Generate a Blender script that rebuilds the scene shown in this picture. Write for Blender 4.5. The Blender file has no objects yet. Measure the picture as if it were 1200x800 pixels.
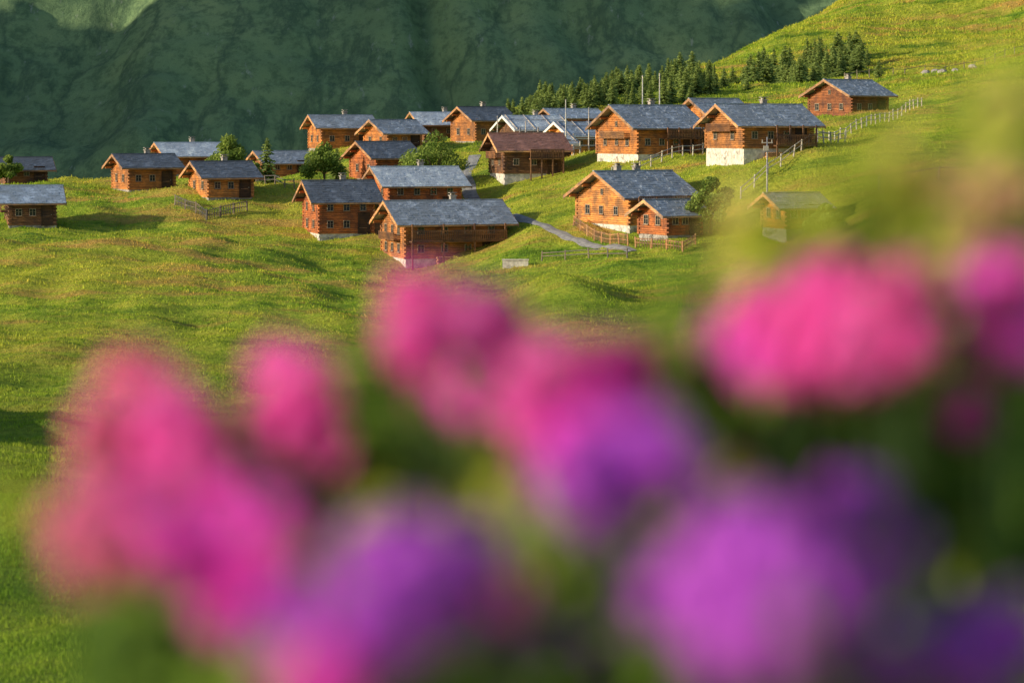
import bpy, math, random, bmesh
import numpy as np
from mathutils import Vector, Matrix, noise
random.seed(7); rng = np.random.default_rng(7)
scene = bpy.context.scene
COL = scene.collection
F = 2833.0
def S(u, v, y):
    """survey station -> world metres (bearing, elevation, distance)"""
    return ((u-600)/F*y, y, (150-v)/F*y)

# ------------------------------------------------------------------ materials
def newmat(name):
    m = bpy.data.materials.new(name); m.use_nodes = True
    nt = m.node_tree; nt.nodes.clear()
    return m, nt, nt.nodes, nt.links
def coords(nd, ln, scale, obj=True, rot=(0,0,0)):
    tc = nd.new('ShaderNodeTexCoord'); mp = nd.new('ShaderNodeMapping')
    mp.inputs['Scale'].default_value = scale; mp.inputs['Rotation'].default_value = rot
    ln.new(tc.outputs['Object'], mp.inputs['Vector']); return mp.outputs['Vector']
def noi(nd, ln, vec, scale, detail=4, rough=.55):
    n = nd.new('ShaderNodeTexNoise'); n.inputs['Scale'].default_value = scale
    n.inputs['Detail'].default_value = detail; n.inputs['Roughness'].default_value = rough
    ln.new(vec, n.inputs['Vector']); return n.outputs['Fac']
def ramp(nd, ln, fac, stops):
    r = nd.new('ShaderNodeValToRGB'); e = r.color_ramp.elements
    while len(e) < len(stops): e.new(.5)
    for i, (p, c) in enumerate(stops):
        e[i].position = p; e[i].color = (*c, 1)
    ln.new(fac, r.inputs['Fac']); return r.outputs['Color']
def mix(nd, ln, fac, a, b, mode='MIX'):
    m = nd.new('ShaderNodeMix'); m.data_type = 'RGBA'; m.blend_type = mode
    for s, val in ((m.inputs[0], fac), (m.inputs[6], a), (m.inputs[7], b)):
        if isinstance(val, (int, float)): s.default_value = val
        elif isinstance(val, tuple): s.default_value = (*val, 1)
        else: ln.new(val, s)
    return m.outputs[2]
def bump(nd, ln, h, strength, dist=.05):
    b = nd.new('ShaderNodeBump'); b.inputs['Strength'].default_value = strength
    b.inputs['Distance'].default_value = dist; ln.new(h, b.inputs['Height']); return b.outputs['Normal']
def princ(nd, ln, color, rough=.8, normal=None, spec=.3):
    p = nd.new('ShaderNodeBsdfPrincipled'); o = nd.new('ShaderNodeOutputMaterial')
    if isinstance(color, tuple): p.inputs['Base Color'].default_value = (*color, 1)
    else: ln.new(color, p.inputs['Base Color'])
    p.inputs['Roughness'].default_value = rough
    p.inputs['Specular IOR Level'].default_value = spec
    if normal: ln.new(normal, p.inputs['Normal'])
    ln.new(p.outputs[0], o.inputs[0]); return p

def wood(name, c, dark=.35, streak=6):
    m, nt, nd, ln = newmat(name)
    v = coords(nd, ln, (.8, .8, streak))
    n = noi(nd, ln, v, 2.2, 6, .65)
    v2 = coords(nd, ln, (1, 1, 1)); n2 = noi(nd, ln, v2, .7, 5, .65)
    v3 = coords(nd, ln, (.22, .22, 5)); n3 = noi(nd, ln, v3, 1., 1, .5)
    d = tuple(x*dark for x in c); l = tuple(min(1, x*1.35) for x in c)
    col = ramp(nd, ln, n, [(.3, d), (.5, c), (.72, l)])
    col = mix(nd, ln, 1., col, ramp(nd, ln, n3, [(.33, (.68,.64,.62)), (.5, (.95,.95,.95)), (.66, (1.18,1.14,1.06))]), 'MULTIPLY')
    col = mix(nd, ln, ramp(nd, ln, n2, [(.40, (0,0,0)), (.62, (.85,.85,.85))]), col, (c[0]*.26, c[1]*.34, c[2]*.7))
    oi = nd.new('ShaderNodeObjectInfo')
    tint = ramp(nd, ln, oi.outputs['Random'], [(0, (.55,.62,.74)), (.35, (1.,.96,.9)), (.7, (.8,.78,.76)), (1, (1.12,1.2,1.15))])
    col = mix(nd, ln, 1., col, tint, 'MULTIPLY')
    princ(nd, ln, col, .75, bump(nd, ln, n, .5, .03))
    return m
def roofm(name, c, rough=.6, var=.22):
    m, nt, nd, ln = newmat(name)
    v = coords(nd, ln, (1, 1, 1))
    b = nd.new('ShaderNodeTexBrick'); ln.new(v, b.inputs['Vector'])
    b.inputs['Scale'].default_value = 3.2; b.inputs['Mortar Size'].default_value = .015
    b.inputs['Color1'].default_value = (*[x*(1+var) for x in c], 1)
    b.inputs['Color2'].default_value = (*[x*(1-var) for x in c], 1)
    b.inputs['Mortar'].default_value = (*[x*.45 for x in c], 1)
    n = noi(nd, ln, v, .8, 7, .7)
    col = mix(nd, ln, ramp(nd, ln, n, [(.48, (0,0,0)), (.72, (.6,.6,.6))]), b.outputs['Color'], (c[0]*.75, c[1]*.68, c[2]*.58))
    col = mix(nd, ln, ramp(nd, ln, n, [(.32, (.8,.8,.8)), (.48, (0,0,0))]), col, tuple(min(1,x*2.) for x in c))
    princ(nd, ln, col, rough, bump(nd, ln, n, .4, .03), .6)
    return m
def simple(name, c, rough=.8, ns=3., var=.4, bs=.3):
    m, nt, nd, ln = newmat(name)
    v = coords(nd, ln, (1, 1, 1)); n = noi(nd, ln, v, ns, 5, .6)
    col = ramp(nd, ln, n, [(.3, tuple(x*(1-var) for x in c)), (.7, tuple(min(1, x*(1+var)) for x in c))])
    princ(nd, ln, col, rough, bump(nd, ln, n, bs, .03)); return m

W_OR = wood('wood_orange', (.76, .30, .085)); W_RED = wood('wood_red', (.62, .205, .068))
W_BR = wood('wood_brown', (.32, .155, .072)); W_GREY = wood('wood_weathered', (.34, .27, .19))
W_TRIM = wood('wood_trim', (.68, .36, .16), .6); W_PALE = wood('wood_pale', (.74, .65, .52), .7)
W_DOOR = wood('wood_door', (.12, .06, .03), .5)
R_GREY = roofm('roof_grey', (.25, .295, .36), .42); R_DARK = roofm('roof_dark', (.11, .13, .165), .42)
R_PALE = roofm('roof_pale', (.46, .54, .65), .35, .12); R_BROWN = roofm('roof_brown', (.26, .13, .10), .55, .12)
R_WOOD = roofm('roof_shingle', (.34, .31, .28)); R_BLUE = roofm('roof_blue', (.30, .37, .47), .4, .18)
STONE = simple('whitewashed_stone', (.58, .54, .48), .9, 2.5, .4, .8)
ROUGHSTONE = simple('field_stone', (.34, .31, .28), .9, 4, .5, 1)
WHITE = simple('white_paint', (.78, .77, .74), .6, 3, .1, .1)
FRAME = simple('window_frame_paint', (.42, .34, .25), .6, 3, .3, .1)
def glassm():
    m, nt, nd, ln = newmat('window_glass')
    v = coords(nd, ln, (1,1,1)); n = noi(nd, ln, v, 2, 2)
    princ(nd, ln, ramp(nd, ln, n, [(.3, (.01,.012,.015)), (.7, (.04,.045,.05))]), .12, None, .5); return m
GLASS = glassm()
METAL = simple('weathered_metal', (.35, .33, .3), .5, 5, .2, .1)
BARK = simple('bark', (.14, .10, .065), .9, 8, .5, .8)
GRAVEL = simple('gravel', (.27, .27, .27), .95, 2.5, .35, .5)

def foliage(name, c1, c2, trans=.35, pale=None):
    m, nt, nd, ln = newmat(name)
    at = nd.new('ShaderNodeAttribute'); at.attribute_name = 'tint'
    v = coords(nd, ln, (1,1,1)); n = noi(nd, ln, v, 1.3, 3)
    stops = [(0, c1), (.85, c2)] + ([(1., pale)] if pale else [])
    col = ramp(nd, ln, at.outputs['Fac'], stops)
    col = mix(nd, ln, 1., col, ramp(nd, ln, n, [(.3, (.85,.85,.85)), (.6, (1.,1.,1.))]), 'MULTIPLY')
    d = nd.new('ShaderNodeBsdfDiffuse'); t = nd.new('ShaderNodeBsdfTranslucent')
    ln.new(col, d.inputs[0]); ln.new(col, t.inputs[0])
    ms = nd.new('ShaderNodeMixShader'); ms.inputs[0].default_value = trans
    ln.new(d.outputs[0], ms.inputs[1]); ln.new(t.outputs[0], ms.inputs[2])
    o = nd.new('ShaderNodeOutputMaterial'); ln.new(ms.outputs[0], o.inputs[0]); return m
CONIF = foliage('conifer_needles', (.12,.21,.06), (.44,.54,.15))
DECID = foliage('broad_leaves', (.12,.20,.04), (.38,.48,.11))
SHRUBL = foliage('shrub_leaves', (.022,.07,.018), (.32,.52,.07), .42)
SPRIG = foliage('sprig_leaves', (.05,.13,.02), (.74,.82,.12), .5, (1.,.52,.44))
PINK = foliage('pink_petals', (1.,.07,.58), (1.,.32,.72), .5)
CORAL_LIT = foliage('sunlit_coral_petals', (1.,.18,.48), (1.,.46,.62), .5)  # natural pink variation plus sunlit warmth put into the colour
MAGEN = foliage('magenta_petals', (1.,.05,.68), (1.,.22,.88), .5)
VIOL_SHADE = foliage('shade_violet_petals', (.48,.06,.68), (.86,.24,.98), .4)  # bluish shade of the lower blooms put into the petal colour
STEM = simple('green_stem', (.06, .12, .03), .8, 8, .3, .2)

def grasscolor(nd, ln):
    v = coords(nd, ln, (1,1,1))
    n1 = noi(nd, ln, v, .03, 4, .6); n2 = noi(nd, ln, v, .35, 6, .75)
    v3 = coords(nd, ln, (.5, 1.9, 1), rot=(0,0,.4)); n3 = noi(nd, ln, v3, .09, 6, .75)
    a = ramp(nd, ln, n2, [(.32, (.11,.25,.022)), (.5, (.37,.51,.05)), (.7, (.70,.69,.09))])
    a = mix(nd, ln, ramp(nd, ln, n1, [(.4, (0,0,0)), (.65, (.6,.6,.6))]), a, (.70,.63,.08))
    sx = nd.new('ShaderNodeSeparateXYZ'); ln.new(v, sx.inputs[0])
    mr = nd.new('ShaderNodeMapRange'); ln.new(sx.outputs['Y'], mr.inputs['Value'])
    mr.inputs['From Min'].default_value = 50; mr.inputs['From Max'].default_value = 170
    far = mix(nd, ln, ramp(nd, ln, n3, [(.51, (0,0,0)), (.62, (.75,.75,.75))]), a, (.72,.41,.13))
    far = mix(nd, ln, ramp(nd, ln, n3, [(.37, (.85,.85,.85)), (.45, (0,0,0))]), far, (.12,.26,.03))
    near = mix(nd, ln, .55, a, (.15,.31,.035))  # lush green near the camera, painted darker to add shadow
    return mix(nd, ln, mr.outputs[0], near, far), v
def groundm():
    m, nt, nd, ln = newmat('meadow_ground'); a, v = grasscolor(nd, ln)
    n = noi(nd, ln, v, 3., 6, .7)
    a = mix(nd, ln, 1., a, ramp(nd, ln, n, [(.3, (.5,.5,.45)), (.7, (1,1,1))]), 'MULTIPLY')
    princ(nd, ln, a, .95, bump(nd, ln, n, 1., .35), .1); return m
def grassm():
    m, nt, nd, ln = newmat('meadow_grass'); a, v = grasscolor(nd, ln)
    at = nd.new('ShaderNodeAttribute'); at.attribute_name = 'tint'
    t = ramp(nd, ln, at.outputs['Fac'], [(0, (.6,.68,.55)), (.6, (1.,1.,1.)), (.97, (1.2,1.12,1.1)), (1., (1.4,1.35,1.8))])
    a = mix(nd, ln, 1., a, t, 'MULTIPLY')
    d = nd.new('ShaderNodeBsdfDiffuse'); tr = nd.new('ShaderNodeBsdfTranslucent')
    ln.new(a, d.inputs[0]); ln.new(a, tr.inputs[0])
    ms = nd.new('ShaderNodeMixShader'); ms.inputs[0].default_value = .4
    ln.new(d.outputs[0], ms.inputs[1]); ln.new(tr.outputs[0], ms.inputs[2])
    o = nd.new('ShaderNodeOutputMaterial'); ln.new(ms.outputs[0], o.inputs[0]); return m
def mountm():
    m, nt, nd, ln = newmat('mountain_meadow')
    v = coords(nd, ln, (1,.5,1)); n = noi(nd, ln, v, .010, 8, .62); n2 = noi(nd, ln, v, .16, 8, .78)
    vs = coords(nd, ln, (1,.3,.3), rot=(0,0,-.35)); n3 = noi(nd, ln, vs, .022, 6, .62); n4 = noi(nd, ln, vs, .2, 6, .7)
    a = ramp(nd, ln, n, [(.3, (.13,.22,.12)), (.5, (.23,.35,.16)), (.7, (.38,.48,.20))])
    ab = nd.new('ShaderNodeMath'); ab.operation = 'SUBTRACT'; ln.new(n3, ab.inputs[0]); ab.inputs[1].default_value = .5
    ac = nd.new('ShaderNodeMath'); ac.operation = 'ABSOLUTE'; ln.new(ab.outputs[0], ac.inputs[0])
    a = mix(nd, ln, ramp(nd, ln, ac.outputs[0], [(0.,(.65,.65,.65)), (.035,(0,0,0))]), a, (.07,.13,.08))  # gully lines darkened in colour, as skylight shades the relief too softly
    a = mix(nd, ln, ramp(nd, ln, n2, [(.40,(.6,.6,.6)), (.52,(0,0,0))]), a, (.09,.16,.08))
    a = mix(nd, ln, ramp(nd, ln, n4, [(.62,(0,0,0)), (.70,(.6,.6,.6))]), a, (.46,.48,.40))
    princ(nd, ln, a, .95, bump(nd, ln, n2, .8, 3.), .1); return m

# ------------------------------------------------------------------ mesh builder
class MB:
    def __init__(s): s.v = []; s.f = []
    def add(s, vs, fs):
        o = len(s.v); s.v += [tuple(p) for p in vs]; s.f += [tuple(i+o for i in f) for f in fs]
    def box(s, x0, x1, y0, y1, z0, z1):
        s.add([(x0,y0,z0),(x1,y0,z0),(x1,y1,z0),(x0,y1,z0),(x0,y0,z1),(x1,y0,z1),(x1,y1,z1),(x0,y1,z1)],
              [(0,3,2,1),(4,5,6,7),(0,1,5,4),(1,2,6,5),(2,3,7,6),(3,0,4,7)])
    def logx(s, x0, x1, yc, z0, z1, t=.13):
        h = z1-z0; pr = [(-t,z0+h*.15),(-t*.8,z0),(t*.8,z0),(t,z0+h*.15),(t,z0+h*.85),(t*.8,z1-.012),(-t*.8,z1-.012),(-t,z0+h*.85)]
        s.add([(x0,yc+a,b) for a,b in pr]+[(x1,yc+a,b) for a,b in pr],
              [(i,(i+1)%8,(i+1)%8+8,i+8) for i in range(8)]+[tuple(range(7,-1,-1)),tuple(range(8,16))])
    def logy(s, y0, y1, xc, z0, z1, t=.13):
        h = z1-z0; pr = [(-t,z0+h*.15),(-t*.8,z0),(t*.8,z0),(t,z0+h*.15),(t,z0+h*.85),(t*.8,z1-.012),(-t*.8,z1-.012),(-t,z0+h*.85)]
        s.add([(xc+a,y0,b) for a,b in pr]+[(xc+a,y1,b) for a,b in pr],
              [(i,i+8,(i+1)%8+8,(i+1)%8) for i in range(8)]+[tuple(range(8)),tuple(range(15,7,-1))])
    def tube(s, p, q, r0, r1, n=6):
        p = Vector(p); q = Vector(q); d = (q-p).normalized()
        a = d.orthogonal().normalized(); b = d.cross(a)
        vs = [p+(a*math.cos(t)+b*math.sin(t))*r0 for t in [2*math.pi*i/n for i in range(n)]]
        vs += [q+(a*math.cos(t)+b*math.sin(t))*r1 for t in [2*math.pi*i/n for i in range(n)]]
        s.add(vs, [(i,(i+1)%n,(i+1)%n+n,i+n) for i in range(n)]+[tuple(range(n-1,-1,-1)),tuple(range(n,2*n))])
    def mesh(s, name, mat):
        me = bpy.data.meshes.new(name); me.from_pydata(s.v, [], s.f); me.materials.append(mat); me.update(); return me
    def obj(s, name, mat, parent=None, loc=None):
        return mkobj(name, s.mesh(name, mat), parent, loc)
def mkobj(name, me, parent=None, loc=None):
    o = bpy.data.objects.new(name, me); COL.objects.link(o)
    if parent: o.parent = parent
    if loc: o.location = loc
    return o
def top(o, label, cat, group=None):
    o['label'] = label; o['category'] = cat
    if group: o['group'] = group
    return o
def trimesh(name, V, mat, tint, tri=3):
    n = len(V); me = bpy.data.meshes.new(name)
    me.vertices.add(n); me.vertices.foreach_set('co', V.astype(np.float32).ravel())
    nf = n//tri
    me.loops.add(n); me.loops.foreach_set('vertex_index', np.arange(n, dtype=np.int32))
    me.polygons.add(nf); me.polygons.foreach_set('loop_start', np.arange(0, n, tri, dtype=np.int32))
    a = me.attributes.new('tint', 'FLOAT', 'POINT'); a.data.foreach_set('value', tint.astype(np.float32))
    me.materials.append(mat); me.update(calc_edges=True); me.validate(); return me

# ------------------------------------------------------------------ houses table
HS = [
 dict(c=(476,316,200), a=19, L=8.6, W=7, H=3.8, p=24, s=.8, w=W_OR, r=R_GREY, lab="orange log chalet with balcony and grey slate roof on the meadow", o='bcgd', g=2),
 dict(c=(375,281,215), a=18, L=4.8, W=6, H=3.7, p=27, s=.7, w=W_RED, r=R_DARK, lab="narrow reddish log cabin with nearly black roof", o='cl', g=2),
 dict(c=(457,259,224), a=20, L=6.8, W=6.5, H=3.3, p=24, s=.3, w=W_RED, r=R_PALE, lab="red wooden cabin with pale metal roof", o='c', g=1),
 dict(c=(442,208,248), a=26, L=4.2, W=7, H=2.6, p=22, s=.3, w=W_RED, r=R_DARK, lab="reddish log cabin with wide dark roof", o='l', g=1),
 dict(c=(378,184,278), a=19, L=5.8, W=6, H=2.8, p=22, s=.3, w=W_OR, r=R_GREY, lab="sunlit log cabin with grey roof and chimney", o='c', g=1),
 dict(c=(455,172,272), a=29, L=4, W=6, H=2.3, p=23, s=.3, w=W_OR, r=R_GREY, lab="small orange gabled log cabin", o='', g=1),
 dict(c=(498,168,292), a=20, L=6.0, W=6, H=2.3, p=23, s=.3, w=W_BR, r=R_PALE, lab="brown cabin with pale roof catching the sky", o='c', g=1),
 dict(c=(558,170,285), a=29, L=4.6, W=6, H=2.9, p=24, s=.3, w=W_OR, r=R_DARK, lab="orange log cabin with chimney and dark roof", o='c', g=1),
 dict(c=(592,216,232), a=14, L=5.6, W=6, H=3.5, p=24, s=1.1, w=W_BR, r=R_BROWN, lab="brown timber house with red-brown roof and stone base", o='wd', g=1),
 dict(c=(610,182,266), a=20, L=5.2, W=6.6, H=2.7, p=21, s=.3, w=W_BR, r=R_PALE, lab="timber house with pale battened roof and white posts", o='xc', g=1),
 dict(c=(672,184,258), a=22, L=4.0, W=6.2, H=2.5, p=21, s=.4, w=W_OR, r=R_BLUE, lab="timber house with blue roof, battens and open gallery", o='x', g=1),
 dict(c=(640,192,249), a=24, L=2.6, W=3.6, H=2.0, p=22, s=.4, w=W_OR, r=R_PALE, lab="small annex with pale roof and white barge boards", o='x', g=1),
 dict(c=(655,158,288), a=22, L=5.2, W=5, H=2.3, p=20, s=.3, w=W_OR, r=R_BLUE, lab="cabin with blue-grey roof behind timber houses", o='c', g=1),
 dict(c=(748,181,226), a=26, L=6.4, W=8, H=3.3, p=25, s=.7, w=W_OR, r=R_GREY, lab="large orange log chalet with broad grey roof", o='cwdl', g=2),
 dict(c=(833,171,240), a=25, L=3.8, W=5.5, H=2.9, p=25, s=.5, w=W_OR, r=R_GREY, lab="small log cabin tucked behind a bigger chalet", o='', g=1),
 dict(c=(872,190,206), a=22, L=6.5, W=7, H=3.5, p=24, s=1.4, w=W_OR, r=R_GREY, lab="log chalet on a whitewashed stone base with balcony", o='bcwd', g=1),
 dict(c=(998,136,262), a=33, L=5.0, W=7, H=2.8, p=23, s=.3, w=W_RED, r=R_GREY, lab="red log cabin with chimney high on the slope", o='c', g=2),
 dict(c=(738,280,196), a=30, L=5.8, W=8, H=3.1, p=24, s=.7, w=W_OR, r=R_GREY, lab="orange chalet with two chimneys and a veranda fence", o='cbgl', g=2),
 dict(c=(783,286,189), a=30, L=3.0, W=4, H=2.0, p=24, s=.3, w=W_RED, r=R_GREY, lab="low red wooden shed beside the chalet", o='', g=1),
 dict(c=(922,286,182), a=20, L=2.8, W=4, H=2.2, p=22, s=.5, w=W_OR, r=R_WOOD, lab="small weathered hut with plank roof", o='', g=1, up=.65),
 dict(c=(152,226,242), a=25, L=4.6, W=6, H=2.6, p=20, s=.3, w=W_OR, r=R_DARK, lab="orange log cabin with dark roof at the meadow edge", o='c', g=2),
 dict(c=(200,205,270), a=23, L=5.8, W=7, H=2.4, p=20, s=.3, w=W_RED, r=R_PALE, lab="red cabin with pale shiny roof and chimney", o='c', g=1),
 dict(c=(245,236,228), a=24, L=4.2, W=6, H=2.3, p=22, s=.3, w=W_OR, r=R_DARK, lab="orange log cabin with wooden terrace in front", o='cg', g=2),
 dict(c=(316,208,262), a=23, L=4.4, W=6, H=1.9, p=20, s=.3, w=W_OR, r=R_GREY, lab="low log cabin with grey roof between trees", o='', g=1),
 dict(c=(12,262,215), a=15, L=3.9, W=6, H=2.4, p=22, s=.3, w=W_BR, r=R_BLUE, lab="brown log cabin with blue-grey roof on the open slope", o='d', g=1),
 dict(c=(8,218,250), a=18, L=4, W=5, H=1.9, p=22, s=.3, w=W_BR, r=R_DARK, lab="small dark cabin behind another cabin", o='', g=1),
]

# ------------------------------------------------------------------ terrain
CP = []
for st in [ # (u,v,dist)
 (-100,800,22),(0,800,22),(0,700,32),(0,600,50),(0,500,85),(0,400,130),(0,320,175),(60,262,218),(60,218,262),(-100,300,190),(-100,215,265),
 (300,800,22),(300,600,52),(300,480,95),(300,400,135),(300,330,175),(300,280,205),(300,205,268),(130,300,188),(130,400,130),
 (480,800,22),(480,550,60),(480,430,115),(480,370,160),(520,150,300),
 (600,800,22),(600,600,50),(600,450,110),(600,360,165),(640,300,190),(600,255,210),(600,140,302),
 (740,420,120),(740,345,165),(700,230,215),(700,205,221),(670,190,245),
 (850,420,110),(850,340,155),(850,300,180),(850,230,200),(800,180,222),
 (900,150,245),(900,115,320),(900,86,380),(850,104,350),(950,70,400),(850,86,395),(800,98,370),
 (1000,420,95),(1000,330,145),(1000,250,180),(1000,165,225),(1000,100,320),(1000,62,400),
 (1200,430,90),(1200,320,140),(1200,210,185),(1200,135,235),(1200,85,320),(1200,20,430),(1100,35,430),(1100,-10,560),
 (590,136,300),(650,124,330),(700,111,350),(750,97,370),(800,80,400),(850,66,430),(900,53,460),(950,37,500),(1000,18,540),(1060,-5,600)]:
    CP.append(S(*st))
for h in HS: CP.append(S(*h['c']))
CP += [(0,0,-1.6),(-6,0,-2.2),(6,0,-1.3),(0,10,-3.3),(-40,0,-9),(40,0,-2),(0,-40,2),(-40,-40,-8),(60,-40,4),
 (-170,0,-30),(-170,100,-32),(-120,200,-26),(-170,300,-60),(-110,330,-34),(-60,320,-20),(-60,420,-55),(-150,450,-80),
 (-20,360,-16),(-20,460,-50),(15,430,-14),(20,520,-45),(55,540,-8),(60,640,-40),(95,660,-5),(110,720,-20),(180,700,50),
 (90,130,-2),(140,240,18),(200,100,10),(220,300,45),(300,500,90),(300,100,25),(320,720,120),(250,-40,15)]
CP = np.array(CP); P = CP[:,:2]/100.
def tps(r2): return np.where(r2 > 1e-12, .5*r2*np.log(np.maximum(r2,1e-12)), 0)
n = len(P)
K = tps(((P[:,None]-P[None])**2).sum(-1)) + np.eye(n)*.0015
A = np.zeros((n+3,n+3)); A[:n,:n] = K; A[:n,n] = 1; A[:n,n+1:] = P; A[n,:n] = 1; A[n+1:,:n] = P.T
sol = np.linalg.solve(A, np.concatenate([CP[:,2], np.zeros(3)]))
bw = [(rng.uniform(0,2*math.pi), lam, amp, rng.uniform(0,6.3)) for lam, amp in
      [(40,.25),(27,.14),(19,.09),(14,.08),(11,.07),(8.5,.06),(6.5,.055),(5.,.05),(3.8,.035),(3,.03)] for _ in range(2)]
shade_knolls = [(3.0,156,2.2,3.6,14.),(-25.,76,3.6,5,18.),(-38,125,1.8,6,12),(-56,170,2.,6,7)]  # mounds added to the terrain to cast shadow hollows
def sst(a,b,x):
    t = np.clip((x-a)/(b-a),0,1); return t*t*(3-2*t)
def ht(x, y):
    x = np.atleast_1d(np.asarray(x,float)); y = np.atleast_1d(np.asarray(y,float)); out = np.empty_like(x)
    for i in range(0, len(x), 20000):
        X = x[i:i+20000]; Y = y[i:i+20000]; q = np.stack([X,Y],1)/100.
        k = tps(((q[:,None]-P[None])**2).sum(-1))
        z = k@sol[:n] + sol[n] + q@sol[n+1:]
        wx = X+2.5*np.sin(Y/13+1); wy = Y+2.5*np.sin(X/11)
        fade = sst(6,40,Y)
        for th,lam,amp,ph in bw:
            z = z + fade*amp*np.sin((wx*math.cos(th)+wy*math.sin(th))*2*math.pi/lam+ph)
        am = .5+.5*np.sin(X/14+np.sin(Y/17)*2)
        z = z + fade*(.22*am*np.sin((wy*.8+wx*.75)*2*math.pi/6.5+2*np.sin(wx/9)) + .09*np.sin((wy*.9+wx*.6)*2*math.pi/2.6+3*np.sin(wx/7)))*sst(0,-20,X)
        for kx,ky,kh,sx_,sy_ in shade_knolls: z = z + kh*np.exp(-((X-kx)/sx_)**2-((Y-ky)/sy_)**2)
        e = sst(-180,-145,X)*sst(320,285,X)*sst(-40,-15,Y)*sst(720,690,Y)
        out[i:i+20000] = -95*(1-e)+z*e
    return out
def h1(x,y): return float(ht([x],[y])[0])
def gridmesh(name, xs, ys, Z, mat):
    nx, ny = len(xs), len(ys)
    X, Y = np.meshgrid(xs, ys); V = np.stack([X.ravel(),Y.ravel(),Z.ravel()],1)
    i = np.arange((nx-1)*(ny-1)); r = i//(nx-1); c = i%(nx-1); a = r*nx+c
    Q = np.stack([a,a+1,a+nx+1,a+nx],1).astype(np.int32)
    me = bpy.data.meshes.new(name)
    me.vertices.add(len(V)); me.vertices.foreach_set('co', V.astype(np.float32).ravel())
    me.loops.add(Q.size); me.loops.foreach_set('vertex_index', Q.ravel())
    me.polygons.add(len(Q)); me.polygons.foreach_set('loop_start', np.arange(0,Q.size,4,dtype=np.int32))
    me.polygons.foreach_set('use_smooth', np.ones(len(Q),bool))
    me.materials.append(mat); me.update(calc_edges=True)
    o = mkobj(name, me); o['kind'] = 'structure'; return o
xs = np.concatenate([np.arange(-180,-75,3.), np.arange(-75,110,.8), np.arange(110,321,3.)])
ys = np.concatenate([np.arange(-40,20,1.), np.arange(20,310,.7), np.arange(310,721,2.5)])
X, Y = np.meshgrid(xs, ys)
gr = gridmesh('ground', xs, ys, ht(X.ravel(), Y.ravel()), groundm()); gr['label'] = 'sunlit green alpine meadow slope'

# sun direction
el = math.radians(16.5); az = Vector((-.95,-.31)).normalized()
Sv = Vector((az.x*math.cos(el),az.y*math.cos(el),math.sin(el)))

# far mountain
MM = mountm()
def mz(x, y):
    b = (y-880)*.5; b = math.log1p(math.exp(b/40))*40 if b < 800 else b
    g = abs(noise.noise(Vector(((x+y*.3)/110., y/500., 3.3))))
    g2 = abs(noise.noise(Vector(((x+y*.1)/36., y/200., 9.1))))
    f = noise.fractal(Vector((x/120., y/120., 1.)), .9, 2.1, 6)
    k = min(1, max(0,(y-800)/200.))
    gully = math.exp(-((x+32+(y-1080)*.12)/9.)**2)
    return -100 + b + k*(g*54 + g2*20 + f*12 - gully*14)
xs = np.concatenate([np.arange(-3000,-400,100.), np.arange(-400,400,4.), np.arange(400,3001,100.)])
ys = np.concatenate([np.arange(-2000,800,100.), np.arange(800,1350,4.), np.arange(1350,2600,60.)])
Z = np.array([mz(x,y) for y in ys for x in xs])
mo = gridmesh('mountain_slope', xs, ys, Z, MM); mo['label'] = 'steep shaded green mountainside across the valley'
def sun_notch(u, v):
    y = 820.
    while y < 1500:
        x = (u-600)/F*y; z = (150-v)/F*y
        if mz(x,y) >= z: break
        y += 1.
    t = (x+1200)/(-Sv.x)
    return y+Sv.y*t, z+Sv.z*t
sun_notches = [(*sun_notch(-20,0),17.,24.),(*sun_notch(866,-6),10.,14.)]  # notches shaped into the ridge so sun reaches chosen mountain patches
xs = np.arange(-1900,-799,20.); ys = np.arange(200,1900,5.)
slope = az.y/az.x
def rz(x,y):
    q = y-slope*(x+1200)
    top_ = 600+8*noise.noise(Vector((0,y/60.,0)))
    for pq,pz,w_,dp in sun_notches:
        top_ = top_-(top_-(pz-dp))*math.exp(-((q-pq)/w_)**4)
    top_ = -110+(top_+110)*min(1,max(0,(q-330)/90.))
    return -110 + (top_+110)*max(0,1-abs(x+1200)/520.) + 5*noise.noise(Vector((x/80.,y/80.,5)))
Z = np.array([rz(x,y) for y in ys for x in xs])
ri = gridmesh('added_shade_ridge', xs, ys, Z, MM); ri['label'] = 'added unseen ridge shading the valley'  # out of view, added to cast shade on the far mountain

# ------------------------------------------------------------------ paths
def path(pts, width, name='path', lab='pale gravel footpath winding through the meadow'):
    P3 = [Vector(S(*p)) for p in pts]; line = []
    for i in range(len(P3)-1):
        p0 = P3[max(0,i-1)]; p1 = P3[i]; p2 = P3[i+1]; p3 = P3[min(len(P3)-1,i+2)]
        for k in range(14):
            t = k/14.; line.append(.5*((2*p1)+(p2-p0)*t+(2*p0-5*p1+4*p2-p3)*t*t+(3*p1-p0-3*p2+p3)*t**3))
    line.append(P3[-1]); L2 = []
    vs = []; fs = []
    for i, p in enumerate(line):
        d = (line[min(i+1,len(line)-1)]-line[max(0,i-1)]); d.z = 0; d.normalize(); nn = Vector((-d.y,d.x,0))
        for s_ in (-1,-.5,0,.5,1):
            q = p+nn*(s_*width*.5*(1+.12*math.sin(i*.9+s_)))
            vs.append((q.x,q.y,h1(q.x,q.y)+.09-.05*abs(s_)))
        if i:
            for k in range(4):
                a = (i-1)*5+k; fs.append((a,a+1,a+6,a+5))
        L2.append((p.x,p.y))
    me = bpy.data.meshes.new(name); me.from_pydata(vs,[],fs); me.materials.append(GRAVEL); me.update()
    o = mkobj(name, me); o['kind'] = 'structure'; o['label'] = lab
    return np.array(L2)
PL = [path([(556,185,262),(545,207,243),(556,222,230),(590,240,216)], 1.3),
      path([(598,258,209),(632,268,203),(680,282,196),(740,300,187)], .9)]
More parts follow.
